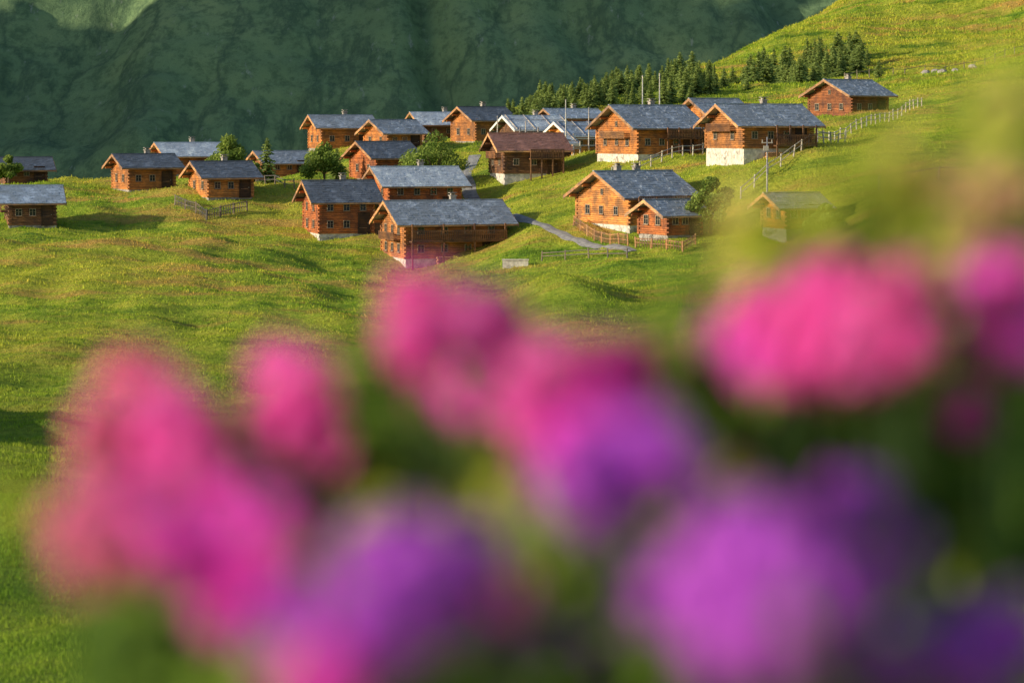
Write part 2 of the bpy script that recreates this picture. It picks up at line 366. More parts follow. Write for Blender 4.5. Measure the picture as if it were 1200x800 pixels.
PA = np.concatenate(PL)

# ------------------------------------------------------------------ grass
def grass(N, y0, y1, size, ul=-60, ur=1260, name='meadow_grass'):
    y = y0*(y1/y0)**(rng.random(N)**.85) if y0 < 200 else rng.uniform(y0,y1,N)
    x = (rng.uniform(ul,ur,N)-600)/F*y
    keep = np.ones(N,bool)
    for px,py in PA: keep &= ((x-px)**2+(y-py)**2) > .55**2
    x = x[keep]; y = y[keep]
    cl = np.sin(x*1.7+np.sin(y*1.1)*2)*np.sin(y*1.3+np.sin(x*.9)*2)
    z = ht(x,y); m = len(x)
    h = size*(.5+rng.random(m))*(1+.3*cl)*(.24+y/220.)
    h *= np.where(rng.random(m) > .995, 1.7, 1)
    th = rng.uniform(0,2*math.pi,m); w = h*.28
    lx = rng.normal(0,.4,m)*h; ly = rng.normal(0,.4,m)*h
    V = np.empty((m,3,3))
    V[:,0] = np.stack([x-np.cos(th)*w, y-np.sin(th)*w, z-.04],1)
    V[:,1] = np.stack([x+np.cos(th)*w, y+np.sin(th)*w, z-.04],1)
    V[:,2] = np.stack([x+lx, y+ly, z+h],1)
    t = np.repeat(np.clip(rng.random(m),0,1),3)
    o = mkobj(name, trimesh(name, V.reshape(-1,3), GM, t)); o['kind'] = 'stuff'
    o['label'] = 'unmown alpine meadow grass'; return o
GM = grassm()
grass(820000, 16, 320, .11)
grass(180000, 300, 560, .13, 560, 1260)

# ------------------------------------------------------------------ house builder
def window_meshes():
    fr = MB(); w,h = .36,.42
    fr.box(-w-.05,w+.05,-.05,.05,-h-.05,-h); fr.box(-w-.05,w+.05,-.05,.05,h,h+.05)
    fr.box(-w-.05,-w,-.05,.05,-h,h); fr.box(w,w+.05,-.05,.05,-h,h); fr.box(-.018,.018,-.04,.02,-h,h); fr.box(-w,w,-.035,.02,.06,.085)
    gl = MB(); gl.box(-w,w,0,.03,-h,h)
    si = MB(); si.box(-w-.14,w+.14,-.14,.0,-h-.12,-h-.055)
    return fr.mesh('window',FRAME), gl.mesh('pane',GLASS), si.mesh('sill',W_TRIM)
WIN = window_meshes()
def window(parent, loc, rotz, sc=1.):
    o = mkobj('window', WIN[0], parent, loc); o.rotation_euler = (0,0,rotz); o.scale = (sc,)*3
    mkobj('pane', WIN[1], o); mkobj('sill', WIN[2], o)
def house(d):
    u,v,dist = d['c']; a = math.radians(d['a']); L,W,H = d['L'],d['W'],d['H']
    cx,cy,_ = S(u,v,dist)
    ax = Vector((math.cos(a),math.sin(a))); ay = Vector((-math.sin(a),math.cos(a)))
    C = Vector((cx,cy))+ax*L/2+ay*W/2
    root = bpy.data.objects.new('wooden_house', None); COL.objects.link(root); root.empty_display_size = 1
    root.location = (C.x,C.y,h1(cx,cy)-.05+d.get('up',0)); root.rotation_euler = (0,0,a)
    top(root, d['lab'], 'house')
    rise = W/2*math.tan(math.radians(d['p'])); s = d['s']; o = d['o']
    b = MB(); b.box(-L/2-.06,L/2+.06,-W/2-.06,W/2+.06,-2.4,s)
    for i in range(int(L*4)):
        x = -L/2+random.random()*L; z = random.uniform(-.2,max(.1,s-.3)); r = random.uniform(.12,.25)
        b.box(x-r,x+r,-W/2-.1,-W/2,z,z+r*1.1)
    for i in range(int(W*4)):
        y = -W/2+random.random()*W; z = random.uniform(-.2,max(.1,s-.3)); r = random.uniform(.12,.25)
        b.box(-L/2-.1,-L/2,y-r,y+r,z,z+r*1.1)
    b.obj('stone_base', STONE if s > .6 else ROUGHSTONE, root)
    w = MB(); x0,x1,y0,y1 = -L/2+.1,L/2-.1,-W/2+.1,W/2-.1
    w.box(x0,x1,y0,y1,s,H)
    w.add([(x0,y0,H),(x0,y1,H),(x0,0,H+rise-.1),(x1,y0,H),(x1,y1,H),(x1,0,H+rise-.1)],[(0,2,1),(3,4,5),(0,3,5,2),(1,2,5,4)])
    z = s; c = .17; k = 0
    while z < H+rise-.2:
        z1 = z+c
        if z < H-.05:
            e = .22 if k%2 else .05
            w.logx(-L/2-.27+e,L/2+.27-e,-W/2,z,z1); w.logx(-L/2-.27+e,L/2+.27-e,W/2,z,z1)
            w.logy(-W/2-e-.05,W/2+e+.05,-L/2,z,z1,.128); w.logy(-W/2-e-.05,W/2+e+.05,L/2,z,z1,.128)
            if k%2 == 0 and L > 5: w.logy(-W/2-.2,-W/2+.1,L*.12,z,z1,.12)
        else:
            hw = W/2*(1-(z1-H)/rise)-.02
            if hw > .2: w.logy(-hw,hw,-L/2,z,z1,.128); w.logy(-hw,hw,L/2,z,z1,.128)
        z = z1; k += 1
    og, oe, t = .95, .75, .14
    for f in (0,.5,1,-.5,-1):
        yy = f*W/2; zz = H+rise*(1-abs(f))-.02
        w.box(-L/2-og+.12,L/2+og-.12,yy-.1,yy+.1,zz-.24,zz)
    w.obj('wall', d['w'], root)
    # roof
    r = MB(); tp = rise/(W/2); ye = W/2+oe; X0,X1 = -L/2-og,L/2+og
    for sg in (-1,1):
        ze = H-oe*tp+.03; zr = H+rise+.03
        r.add([(X0,sg*ye,ze),(X1,sg*ye,ze),(X1,0,zr),(X0,0,zr),(X0,sg*ye,ze+t),(X1,sg*ye,ze+t),(X1,0,zr+t),(X0,0,zr+t)],
              [(0,1,2,3),(7,6,5,4),(0,4,5,1),(1,5,6,2),(2,6,7,3),(3,7,4,0)])
        rows = max(9,int(ye/.3))
        for i in range(rows):
            ya = ye*(1-i/rows)+.04; yb = ye*(1-(i+1)/rows)-.03; x = X0-.02
            yb = max(yb,0); za = zr+t-ya*tp; zb = zr+t-yb*tp
            while x < X1:
                xx = min(x+random.uniform(.22,.5),X1+.02); q = random.uniform(.02,.05); q2 = .012
                jy = random.uniform(-.05,.05)
                r.add([(x,sg*(ya+jy),za-.01),(xx-.01,sg*(ya+jy),za-.01),(xx-.01,sg*yb,zb+.0),(x,sg*yb,zb+.0),
                       (x,sg*(ya+jy),za+q),(xx-.01,sg*(ya+jy),za+q),(xx-.01,sg*yb,zb+q2),(x,sg*yb,zb+q2)],
                      [(7,6,5,4),(0,4,5,1),(1,5,6,2),(3,7,4,0)])
                x = xx
    r.box(X0-.05,X1+.05,-.14,.14,H+rise+t+.0,H+rise+t+.09)
    ro = r.obj('roof', d['r'], root)
    bm = MB()
    for X in (X0-.06,X1+.01):
        for sg in (-1,1):
            ze = H-oe*tp-.1; zr = H+rise-.1
            p = [(X,sg*(ye+.02),ze),(X,0,zr),(X,0,zr+.27),(X,sg*(ye+.02),ze+.27)]
            bm.add(p+[(q[0]+.05,q[1],q[2]) for q in p],[(0,1,2,3),(7,6,5,4),(0,4,5,1),(2,6,7,3),(3,7,4,0)])
    bm.box(X0,X1,-ye-.05,-ye-.01,H-oe*tp,H-oe*tp+.14)
    bm.obj('barge_board', WHITE if 'x' in o else W_TRIM, ro)
    if 'x' in o:
        q = MB(); nb = max(4,int(L*.8))
        for i in range(nb):
            x = X0+.3+i*(X1-X0-.6)/(nb-1)
            q.add([(x-.04,-ye,H-oe*tp+.22),(x+.04,-ye,H-oe*tp+.22),(x+.04,-.1,H+rise+.22),(x-.04,-.1,H+rise+.22),
                   (x-.04,-ye,H-oe*tp+.28),(x+.04,-ye,H-oe*tp+.28),(x+.04,-.1,H+rise+.28),(x-.04,-.1,H+rise+.28)],
                  [(0,3,2,1),(4,5,6,7),(0,1,5,4),(1,2,6,5),(2,3,7,6),(3,0,4,7)])
        for i in range(2):
            y = -ye+ .3+i*ye/1.8; zz = H+rise+.29-abs(y)*tp
            q.box(X0,X1,y-.04,y+.04,zz,zz+.05)
        q.obj('roof_batten', W_PALE, ro)
        pp = MB(); np_ = max(3,int(L*.9))
        for i in range(np_):
            x = -L/2-.6+i*(L+1.2)/(np_-1); pp.box(x-.06,x+.06,-W/2-1.5,-W/2-1.38,-1,H+.1)
        pp.box(-L/2-.7,L/2+.7,-W/2-1.52,-W/2-1.36,H-.5,H-.38); pp.box(-L/2-.7,L/2+.7,-W/2-1.5,-W/2-1.38,s+.9,s+1.)
        pp.obj('gallery_post', W_PALE, root)
    if 'l' in o:   # lean-to with its own sloping roof against the far end
        lt = MB(); lh = H*.6; lt.box(L/2+.16,L/2+1.9,-W/2+.3,W/2-1,-1.5,lh-.05)
        le = lt.obj('lean_to', W_BR, root)
        lr = MB(); a0 = (L/2+.14,H-.25); a1 = (L/2+2.3,lh-.1)
        lr.add([(a0[0],-W/2,a0[1]),(a1[0],-W/2,a1[1]),(a1[0],W/2-.6,a1[1]),(a0[0],W/2-.6,a0[1]),(a0[0],-W/2,a0[1]+.1),(a1[0],-W/2,a1[1]+.1),(a1[0],W/2-.6,a1[1]+.1),(a0[0],W/2-.6,a0[1]+.1)],
               [(0,3,2,1),(4,5,6,7),(0,1,5,4),(1,2,6,5),(2,3,7,6),(3,0,4,7)])
        lr.obj('lean_to_roof', d['r'], le)
    if 'c' in o:
        for cxp in ([L*.12] if H < 3.05 else [L*.12,-L*.2])[:2 if '280' in str(d['c']) else 1]:
            cm = MB(); zb = H+rise*.55; zt = H+rise+.5
            cm.box(cxp-.24,cxp+.24,.35,.85,zb-.3,zt); cm.box(cxp-.31,cxp+.31,.28,.92,zt,zt+.08)
            cm.box(cxp-.18,cxp-.1,.45,.75,zt+.08,zt+.25); cm.box(cxp+.1,cxp+.18,.45,.75,zt+.08,zt+.25)
            cm.box(cxp-.32,cxp+.32,.32,.88,zt+.25,zt+.3)
            cm.obj('chimney', ROUGHSTONE, ro)
    rows = [s+1.15] if H-s < 2.9 else [s+.85, s+2.35]
    for j,zz in enumerate(rows):
        for f in ((-.28,0,.28) if d['g'] > 1 and W > 6.5 else (-.22,.22)):
            window(root,(-L/2-.16,f*W+random.uniform(-.15,.15),zz),-math.pi/2,random.uniform(.7,.85))
        nn = 4 if L > 6 else 3
        for i in range(nn):
            window(root,(-L/2+L*(i+.6)/(nn+.2),-W/2-.16,zz),0,.7)
    if rise > 1.2 and d['g'] > 1: window(root,(-L/2-.16,0,H+.25),-math.pi/2,.5)
    dr = MB(); dx = L*.33 ; dr.box(dx-.48,dx+.48,-W/2-.2,-W/2-.17,s-.05,s+1.75)
    dr.box(dx-.56,dx-.48,-W/2-.24,-W/2-.1,s-.05,s+1.85); dr.box(dx+.48,dx+.56,-W/2-.24,-W/2-.1,s-.05,s+1.85); dr.box(dx-.48,dx+.48,-W/2-.24,-W/2-.1,s+1.755,s+1.85)
    do = dr.obj('door', W_DOOR, root)
    hd = MB(); hd.box(dx+.32,dx+.4,-W/2-.26,-W/2-.2,s+.9,s+.95); hd.obj('handle', METAL, do)
    if 'd' in o:  # gallery across the gable
        gg = MB(); zb = s+(1.55 if H > 3 else 1.2); gg.box(-L/2-.7,-L/2-.14,-W*.32,W*.32,zb-.1,zb)
        y = -W*.32
        while y < W*.32: gg.box(-L/2-.73,-L/2-.705,y,y+.1,zb-.1,zb+.55); y += .16
        gg.box(-L/2-.78,-L/2-.735,-W*.32,W*.32,zb+.5,zb+.58)
        gg.obj('gallery', W_BR, root)
    if 'b' in o or 'w' in o:
        bal = MB(); zb = s+1.5 if H-s > 2.4 else s+.3
        if 'w' in o and 'b' not in o: zb = s+1.5
        xa,xb = (-L/2+.2,L/2-.2) if 'w' not in o else (-L*.1,L/2)
        yo = -W/2-1.05
        bal.box(xa,xb,yo,-W/2-.14,zb-.12,zb)
        for i in range(4):
            x = xa+.06+(xb-xa-.12)*i/3; bal.box(x-.06,x+.06,yo-.0,yo+.12,-1.2,H-.1)
        bo = bal.obj('balcony', W_BR, root)
        ra = MB(); ra.box(xa,xb,yo-.06,yo-.02,zb+.78,zb+.88); ra.box(xa,xb,yo-.05,yo-.01,zb+.05,zb+.13)
        x = xa
        while x < xb: ra.box(x,x+.09,yo-.085,yo-.06,zb+.02,zb+.78); x += .17
        ra.obj('railing', W_BR, bo)
    if 'b' in o:
        fw = MB()
        for i in range(9):
            for j in range(5): fw.tube((-L*.2+i*.17+(j%2)*.08,-W/2-.6-random.random()*.05,s*.2+.1+j*.155),(-L*.2+i*.17+(j%2)*.08,-W/2-.18,s*.2+.1+j*.155),.09,.09,6)
        f = fw.obj('stacked_firewood', W_TRIM, root)
    return root
for d in HS: house(d)

# ------------------------------------------------------------------ fences and poles
def fence(pts, lab, hp=1.0, sp=1.8, rails=2, mat=W_GREY, slats=False, rail_sag=0):
    W3 = [Vector(S(*p)) for p in pts]; P2 = []
    for i in range(len(W3)-1):
        nseg = max(1,int(round((W3[i+1]-W3[i]).length/sp)))
        for k in range(nseg): P2.append(W3[i].lerp(W3[i+1],k/nseg))
    P2.append(W3[-1])
    G = [Vector((p.x,p.y,h1(p.x,p.y))) for p in P2]; O = G[0]
    rl = MB()
    for i in range(len(G)-1):
        for k in range(rails):
            zz = hp*(.9-.42*k); rl.tube(G[i]-O+Vector((0,0,zz+random.uniform(-.04,.04))),G[i+1]-O+Vector((0,0,zz)),.04,.035,5)
        if slats:
            m_ = int((G[i+1]-G[i]).length/.25)
            for k in range(m_):
                p = G[i].lerp(G[i+1],(k+.5)/m_)-O; rl.tube(p+Vector((0,-.05,.1)),p+Vector((0,-.05,hp)),.04,.04,4)
    o = rl.obj('wooden_fence', mat, None, tuple(O)); top(o, lab, 'fence')
    pm = MB(); pm.tube((0,0,-.4),(0,0,hp),.07,.06,6); pme = pm.mesh('post', mat)
    for g in G[:100]:
        p = mkobj('post', pme, o, tuple(g-O)); p.rotation_euler = (random.gauss(0,.04),random.gauss(0,.04),0); p.scale[2] = random.uniform(.95,1.15)
fence([(635,300,189),(690,303,187),(735,305,184)], 'low weathered rail fence beside the gravel path', .7)
fence([(958,168,221),(1010,152,234),(1080,134,258)], 'sunlit split-rail fence climbing the slope', mat=W_PALE)
fence([(868,198,199),(930,188,205),(990,172,216)], 'wooden rail fence below the chalet', mat=W_PALE)
fence([(672,275,201),(705,284,194),(736,290,189)], 'slatted wooden fence around the veranda', .9, 1.8, 2, W_TRIM, True)
fence([(745,292,188),(800,296,184),(815,290,186)], 'slatted wooden garden fence by the red shed', .8, 1.8, 2, W_TRIM, True)
fence([(205,236,226),(242,241,222),(290,238,225)], 'slatted terrace fence around the cabin', 1.0, 1.8, 2, W_GREY, True)
fence([(750,187,219),(800,178,224),(835,175,229)], 'pale rail fence running between the chalets', mat=W_PALE)
fence([(990,92,330),(1060,80,345),(1130,72,350),(1200,55,370)], 'thin stake fence on the upper pasture', 1.2, 4, 1)
fence([(1030,212,190),(1100,205,190),(1190,200,190)], 'line of wooden stakes on the grassy bank', 1.1, 3.4, 1)
fence([(300,222,240),(345,232,234)], 'short garden fence near the conifer', .9, 1.8, 2)
def pole(u,v,dist,h,lab,arm=False):
    x,y,_ = S(u,v,dist); z = h1(x,y)
    m = MB(); m.tube((0,0,-.4),(0,0,h),.09,.05,8)
    o = m.obj('wooden_pole', W_PALE, None, (x,y,z)); top(o, lab, 'pole')
    if arm:
        q = MB(); q.box(-.45,.45,-.04,.04,h-.5,h-.42); q.box(-.3,.1,-.16,.16,h-1.1,h-.7); q.tube((.38,0,h-.42),(.38,0,h-.2),.05,.03); q.tube((-.38,0,h-.42),(-.38,0,h-.2),.05,.03)
        q.obj('crossarm', METAL, o)
    else:
        q = MB(); q.tube((0,0,h),(0,0,h+.12),.1,.02); q.obj('pole_cap', METAL, o)
pole(753,165,238,7.4,'tall slim flagpole behind the chalet'); pole(773,165,240,7.2,'tall slim flagpole beside its twin')
pole(899,250,194,5.4,'grey utility pole with crossarm and box', True)
pole(717,262,204,3.6,'thin wooden pole beside the chalet'); pole(663,188,250,6.,'scaffold pole by the timber house'); pole(690,180,250,4.8,'thin mast by the timber house')
pole(583,190,254,5.0,'scaffold pole at the timber house gable'); pole(616,188,252,4.4,'pale scaffold pole in front of the timber house')
m = MB(); m.box(-1,1,-.35,.35,-.3,.55); m.box(-1.05,1.05,-.4,-.3,.552,.62); m.box(-1.05,1.05,.3,.4,.552,.62)
x,y,_ = S(604,306,188); t_ = m.obj('stone_trough', STONE, None, (x,y,h1(x,y))); top(t_, 'pale stone water trough on the grass', 'trough')

# ------------------------------------------------------------------ trees
def leafcloud(blobs, count, size, up=.3):
    V = []; T = []
    tot = sum(b[3]**2 for b in blobs)
    for (bx,by,bz,br) in blobs:
        nn = int(count*br*br/tot); base = random.uniform(.1,.6)
        for _ in range(nn):
            d = Vector((random.gauss(0,1),random.gauss(0,1),random.gauss(0,1))).normalized()*br*random.random()**.4
            p = Vector((bx,by,bz))+Vector((d.x,d.y,d.z*.85))
            n_ = Vector((random.gauss(0,1),random.gauss(0,1),random.gauss(0,1)+up)).normalized()
            a_ = n_.orthogonal().normalized(); b_ = n_.cross(a_); s_ = size*random.uniform(.6,1.4)
            V += [p-a_*s_, p-b_*s_*.5, p+a_*s_, p+b_*s_*.5]
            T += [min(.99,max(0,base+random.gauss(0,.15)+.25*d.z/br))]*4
    return np.array([tuple(q) for q in V]), np.array(T)
def decid(u,v,dist,hh,ww,lab,cat='tree',name='leafy_tree'):
    x,y,_ = S(u,v,dist); z = h1(x,y)
    tr = MB(); tr.tube((0,0,-.3),(0,0,hh*.45),hh*.035,hh*.022,7)
    blobs = []
    for i in range(13):
        an = i*2.4; rr = ww*.36*math.sqrt((i+.5)/13)*1.25; zz = hh*(.3+.6*random.random()*(1-.5*(rr/(ww*.5))))
        q = (rr*math.cos(an),rr*math.sin(an),zz); blobs.append((*q,ww*random.uniform(.13,.22)))
        tr.tube((0,0,hh*random.uniform(.2,.42)),q,hh*.014,hh*.004,5)
    blobs.append((0,0,hh*.85,ww*.2))
    root = bpy.data.objects.new(name,None); COL.objects.link(root); root.location = (x,y,z); top(root,lab,cat)
    tr.obj('trunk',BARK,root); V,T = leafcloud(blobs,3600,.16)
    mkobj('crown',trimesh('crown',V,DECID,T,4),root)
decid(511,212,236,5.8,6.4,'broad leafy green tree between the log cabins')
decid(268,222,240,5.6,4.2,'slim leafy tree beside the log cabin')
decid(380,212,244,4.2,4.4,'round leafy tree behind the dark-roofed cabin')
decid(833,282,191,4.6,3.6,'dense green shrub-like tree beside the red shed')
decid(10,212,248,3.0,2.6,'small leafy tree by the dark cabin')
decid(298,218,245,2.6,2.8,'low leafy shrub among the cabins','bush','leafy_bush')
decid(720,186,236,2.4,2.6,'rounded green bush near the large chalet','bush','leafy_bush')
decid(968,300,174,2.2,3.0,'green bush near the weathered hut','bush','leafy_bush')
def conifer_mesh(seed):
    r_ = random.Random(seed); V = []; T = []
    wd_ = r_.uniform(.24,.36)
    for i in range(18):
        f = i/17.; z = .08+.9*f; R = wd_*(1-f)**r_.uniform(.6,.9)+.014
        nb = int(14-7*f)
        for k in range(nb):
            an = r_.random()*6.283; rr = R*r_.uniform(.4,1.3)
            for s_ in range(3):
                t0 = s_/3.; t1 = (s_+1.35)/3.
                dz = -.07*rr/.25
                w_ = .05*(1.2-t0*.7)*r_.uniform(.7,1.4)
                ca,sa = math.cos(an),math.sin(an); j = r_.uniform(-.025,.025)
                p0 = (ca*rr*t0,sa*rr*t0,z+dz*t0); p1 = (ca*rr*t1,sa*rr*t1,z+dz*t1+j)
                pm_ = ((p0[0]+p1[0])/2,(p0[1]+p1[1])/2,(p0[2]+p1[2])/2)
                V += [p0,(pm_[0]-sa*w_,pm_[1]+ca*w_,pm_[2]-.035),p1,(pm_[0]+sa*w_,pm_[1]-ca*w_,pm_[2]-.035)]
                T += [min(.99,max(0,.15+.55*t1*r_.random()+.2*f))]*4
    return trimesh('crown',np.array(V),CONIF,np.array(T),4)
CM = [conifer_mesh(s_) for s_ in range(7)]
tm = MB(); tm.tube((0,0,-.05),(0,0,.95),.018,.004,6); TM = tm.mesh('trunk',BARK)
def conifer(x,y,h,lab='dark green conifer on the mountain pasture',grp='conifers on the slope above the village'):
    z = h1(x,y); root = bpy.data.objects.new('conifer_tree',None); COL.objects.link(root)
    root.location = (x,y,z-.1); top(root,lab,'tree',grp)
    s_ = (h*random.uniform(.85,1.4),)*2+(h,); root.rotation_euler = (0,0,random.random()*6.28)
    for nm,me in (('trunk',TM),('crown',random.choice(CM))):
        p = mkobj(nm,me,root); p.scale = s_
cu = [590,650,700,750,800,830,860,900,950,1010]; cf = [300,330,350,366,376,380,384,390,400,408]; cn_ = [284,300,308,312,315,318,322,330,340,352]
cl_ = [(random.uniform(600,1005)) for _ in range(30)]
for _ in range(292):
    u = min(1018,max(592,random.choice(cl_)+random.gauss(0,12))) if random.random() < .5 else 592+(1010-592)*random.random()
    far_ = np.interp(u,cu,cf); near_ = np.interp(u,cu,cn_)
    dist = far_-(far_-near_)*random.random()
    k = (u-590)/310.; h = random.uniform(1.7,3.1)+min(1,k)*2.4*random.random()**1.5
    conifer((u-600)/F*dist,dist,h)
for (u,v,dist,h) in [(313,218,240,4.8),(395,212,250,3.6),(1080,25,470,4),(1030,88,335,3),(975,130,275,3),(1060,20,470,3)]:
    x,y,_ = S(u,v,dist); conifer(x,y,h,'single small conifer on the grass','scattered conifers')
for (u,v,dist) in [(1085,78,345),(1096,77,345),(1104,79,343),(1120,72,352),(1140,70,352)]:
    x,y,_ = S(u,v,dist); me = bpy.data.meshes.new('boulder')
    bm = bmesh.new(); bmesh.ops.create_icosphere(bm,subdivisions=2,radius=.7)
    for q in bm.verts: q.co *= 1+.35*noise.noise(q.co*1.7+Vector((u,0,0))); q.co.z *= .7
    bm.to_mesh(me); bm.free(); me.materials.append(ROUGHSTONE)
    top(mkobj('boulder',me,None,(x,y,h1(x,y)+.1)),'pale grey boulder lying in the pasture','rock','boulders on the upper pasture')

# ------------------------------------------------------------------ flowering shrubs
def flower_mesh(seed, mat, nfl=30):
    r_ = random.Random(seed); V = []; T = []
    for i in range(nfl):
        zc = 1-1.7*(i+.5)/nfl; an = i*2.39996; rr = math.sqrt(max(0,1-zc*zc))
        d = Vector((rr*math.cos(an),rr*math.sin(an),zc)); d += Vector((r_.gauss(0,.28),r_.gauss(0,.28),r_.gauss(0,.28))); d.normalize()
        c = d*r_.uniform(.45,1.1); a_ = d.orthogonal().normalized(); b_ = d.cross(a_); t = r_.random()
        for k in range(5):
            th = k*1.2566+t*6; e = (a_*math.cos(th)+b_*math.sin(th)); f_ = d.cross(e); l = r_.uniform(.34,.46)
            V += [c, c+e*l*.55+f_*l*.40+d*.04, c+e*l+d*.01, c+e*l*.55-f_*l*.40+d*.04]
            T += [t*.6]+[t*.6+.35*r_.random()]*3
    return trimesh('flower',np.array([tuple(q) for q in V]),mat,np.array(T),4)
FM = {k:[flower_mesh(s_,m_,36-3*s_) for s_ in range(4)] for k,m_ in (('p',PINK),('m',MAGEN),('v',VIOL_SHADE),('c',CORAL_LIT))}
roots = {}
for nm,x,y,lab in (('a',-.27,1.45,'flowering shrub with sunlit coral-pink blossom clusters'),('b',.0,1.4,'flowering shrub with pink blossom clusters, tinted purple for shade'),('c',.27,1.4,'dense dark green shrub with pink blossoms, tinted violet for shade')):
    r0 = bpy.data.objects.new('flowering_shrub',None); COL.objects.link(r0); r0.location = (x,y,h1(x,y)); top(r0,lab,'shrub'); roots[nm] = r0
stems = {k:MB() for k in roots}; LV = {k:[] for k in roots}; LT = {k:[] for k in roots}
SV = {k:[] for k in roots}; ST = {k:[] for k in roots}
def which(x): return 'a' if x < -.13 else ('b' if x < .12 else 'c')
def stemto(k,p,r=.0016):
    a_ = Vector((random.uniform(-.05,.05),random.uniform(.0,.12),-.02)); b_ = p
    pv = a_; ctl = Vector((a_.x*.5+b_.x*.6,a_.y*.5+b_.y*.6+.05,b_.z*.45))
    for i in range(1,8):
        t = i/7.; q = a_*(1-t)**2+ctl*2*t*(1-t)+b_*t*t
        stems[k].tube(pv,q,r*(1.9-1.0*(i-1)/7),r*(1.9-1.0*i/7),5); pv = q
def leaf(k,p,size,T=None,sp=False):
    n_ = Vector((random.gauss(0,1)-.6,random.gauss(0,1)-.5,random.gauss(0,1)+.6)).normalized()
    a_ = n_.orthogonal().normalized(); a_.rotate(Matrix.Rotation(random.random()*6.28,3,n_)); b_ = n_.cross(a_)
    t = random.random() if T is None else T
    (SV if sp else LV)[k].extend([p-a_*size,p-b_*size*.4+n_*size*.12,p+a_*size-n_*size*.2,p+b_*size*.4+n_*size*.12])
    (ST if sp else LT)[k].extend([t]*4)
FL = [ # u v r dist type
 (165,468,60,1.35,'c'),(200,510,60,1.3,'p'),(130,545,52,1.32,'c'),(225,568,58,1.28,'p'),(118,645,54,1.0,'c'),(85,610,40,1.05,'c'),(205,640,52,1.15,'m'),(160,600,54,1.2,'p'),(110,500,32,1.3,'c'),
 (348,455,60,1.33,'p'),(368,510,52,1.3,'p'),(322,490,42,1.33,'p'),(500,368,60,1.33,'p'),(548,385,56,1.33,'p'),(520,430,60,1.3,'p'),(475,400,46,1.28,'p'),(555,470,42,1.25,'m'),
 (650,445,58,1.25,'p'),(700,445,56,1.28,'p'),(718,485,54,1.25,'m'),(625,490,52,1.22,'p'),(680,510,54,1.15,'m'),(695,560,64,1.0,'v'),(758,525,56,1.0,'v'),(650,560,42,1.1,'m'),
 (280,610,66,1.1,'m'),(315,665,62,1.0,'m'),(235,670,54,1.05,'m'),(350,735,54,.92,'v'),(260,720,40,1.0,'m'),(475,665,72,.88,'v'),(430,735,60,.86,'v'),(540,660,52,.9,'v'),(510,725,46,.9,'v'),
 (868,395,50,1.32,'m'),(912,378,50,1.3,'p'),(975,355,58,1.28,'p'),(1035,362,60,1.24,'p'),(1010,412,62,1.24,'p'),(948,425,50,1.25,'p'),(890,428,42,1.26,'m'),(1068,400,40,1.22,'p'),(1165,345,54,1.25,'m'),(1195,400,54,1.25,'m'),
 (1135,485,38,1.3,'m'),(840,665,76,.86,'v'),(915,670,80,.84,'v'),(860,745,76,.84,'v'),(945,740,72,.83,'v'),(785,710,50,.88,'v'),(990,695,50,.9,'v'),(1000,590,46,1.05,'v'),(1060,640,36,1.05,'v'),(1130,775,58,.88,'v'),(1185,740,46,.9,'v'),(1045,785,48,.88,'v'),(700,620,38,1.1,'v'),(380,800,62,.85,'m'),(620,770,44,.95,'v'),(590,700,34,1.0,'m'),(690,770,34,1.0,'v')]
for (u,v,r,dist,ty) in FL:
    for j in range(3):
        if j == 0: uu,vv,rr,dd = u,v,r*.92,dist
        else:
            an = random.random()*6.28; uu,vv,rr,dd = u+math.cos(an)*r*.72,v+math.sin(an)*r*.72,r*random.uniform(.34,.58),dist+random.uniform(-.03,.08)
            if r < 42: continue
        x,y,z = S(uu,vv,dd); k = which(x); p = Vector((x,y,z))-roots[k].location
        o = mkobj('flower',random.choice(FM[ty]),roots[k],tuple(p)); sc = rr/F*dd
        o.scale = (sc*random.uniform(.88,1.15),sc,sc*random.uniform(.85,1.1)); o.rotation_euler = (random.gauss(.3,.3),random.gauss(-.5,.3),random.gauss(0,.6))
        stemto(k,p+Vector((0,sc*.4,-sc*.5)))
        for _ in range(5):
            an = random.random()*6.28; leaf(k,p+Vector((math.cos(an)*sc*1.2,sc*random.uniform(.5,1.3),sc*random.uniform(-1.5,.2))),random.uniform(.009,.015))
FB = [(1000,600,240,150,1.55,.2,1500,.014),(1120,560,140,170,1.5,.2,900,.014),(880,520,110,110,1.5,.15,450,.014),(1000,500,170,70,1.6,.12,500,.014),
 (650,720,230,110,1.4,.2,1300,.014),(420,760,190,90,1.3,.2,900,.014),(190,770,100,70,1.25,.15,420,.014),(780,620,130,120,1.5,.2,800,.014),
 (560,560,130,80,1.5,.12,460,.013),(440,600,110,90,1.45,.12,420,.013),(900,800,300,80,1.1,.2,800,.014),(500,840,350,60,1.1,.2,600,.014),
 (1180,420,60,120,1.6,.1,250,.013),(850,440,60,60,1.5,.1,110,.013),(760,430,60,50,1.5,.1,80,.012),(430,450,40,70,1.5,.1,60,.012),(600,440,60,60,1.5,.1,70,.012),(260,560,90,70,1.5,.1,160,.013),
 (1130,330,80,50,1.6,.1,130,.012),(1000,300,80,30,1.6,.1,60,.012),(800,350,60,40,1.6,.1,30,.012)]
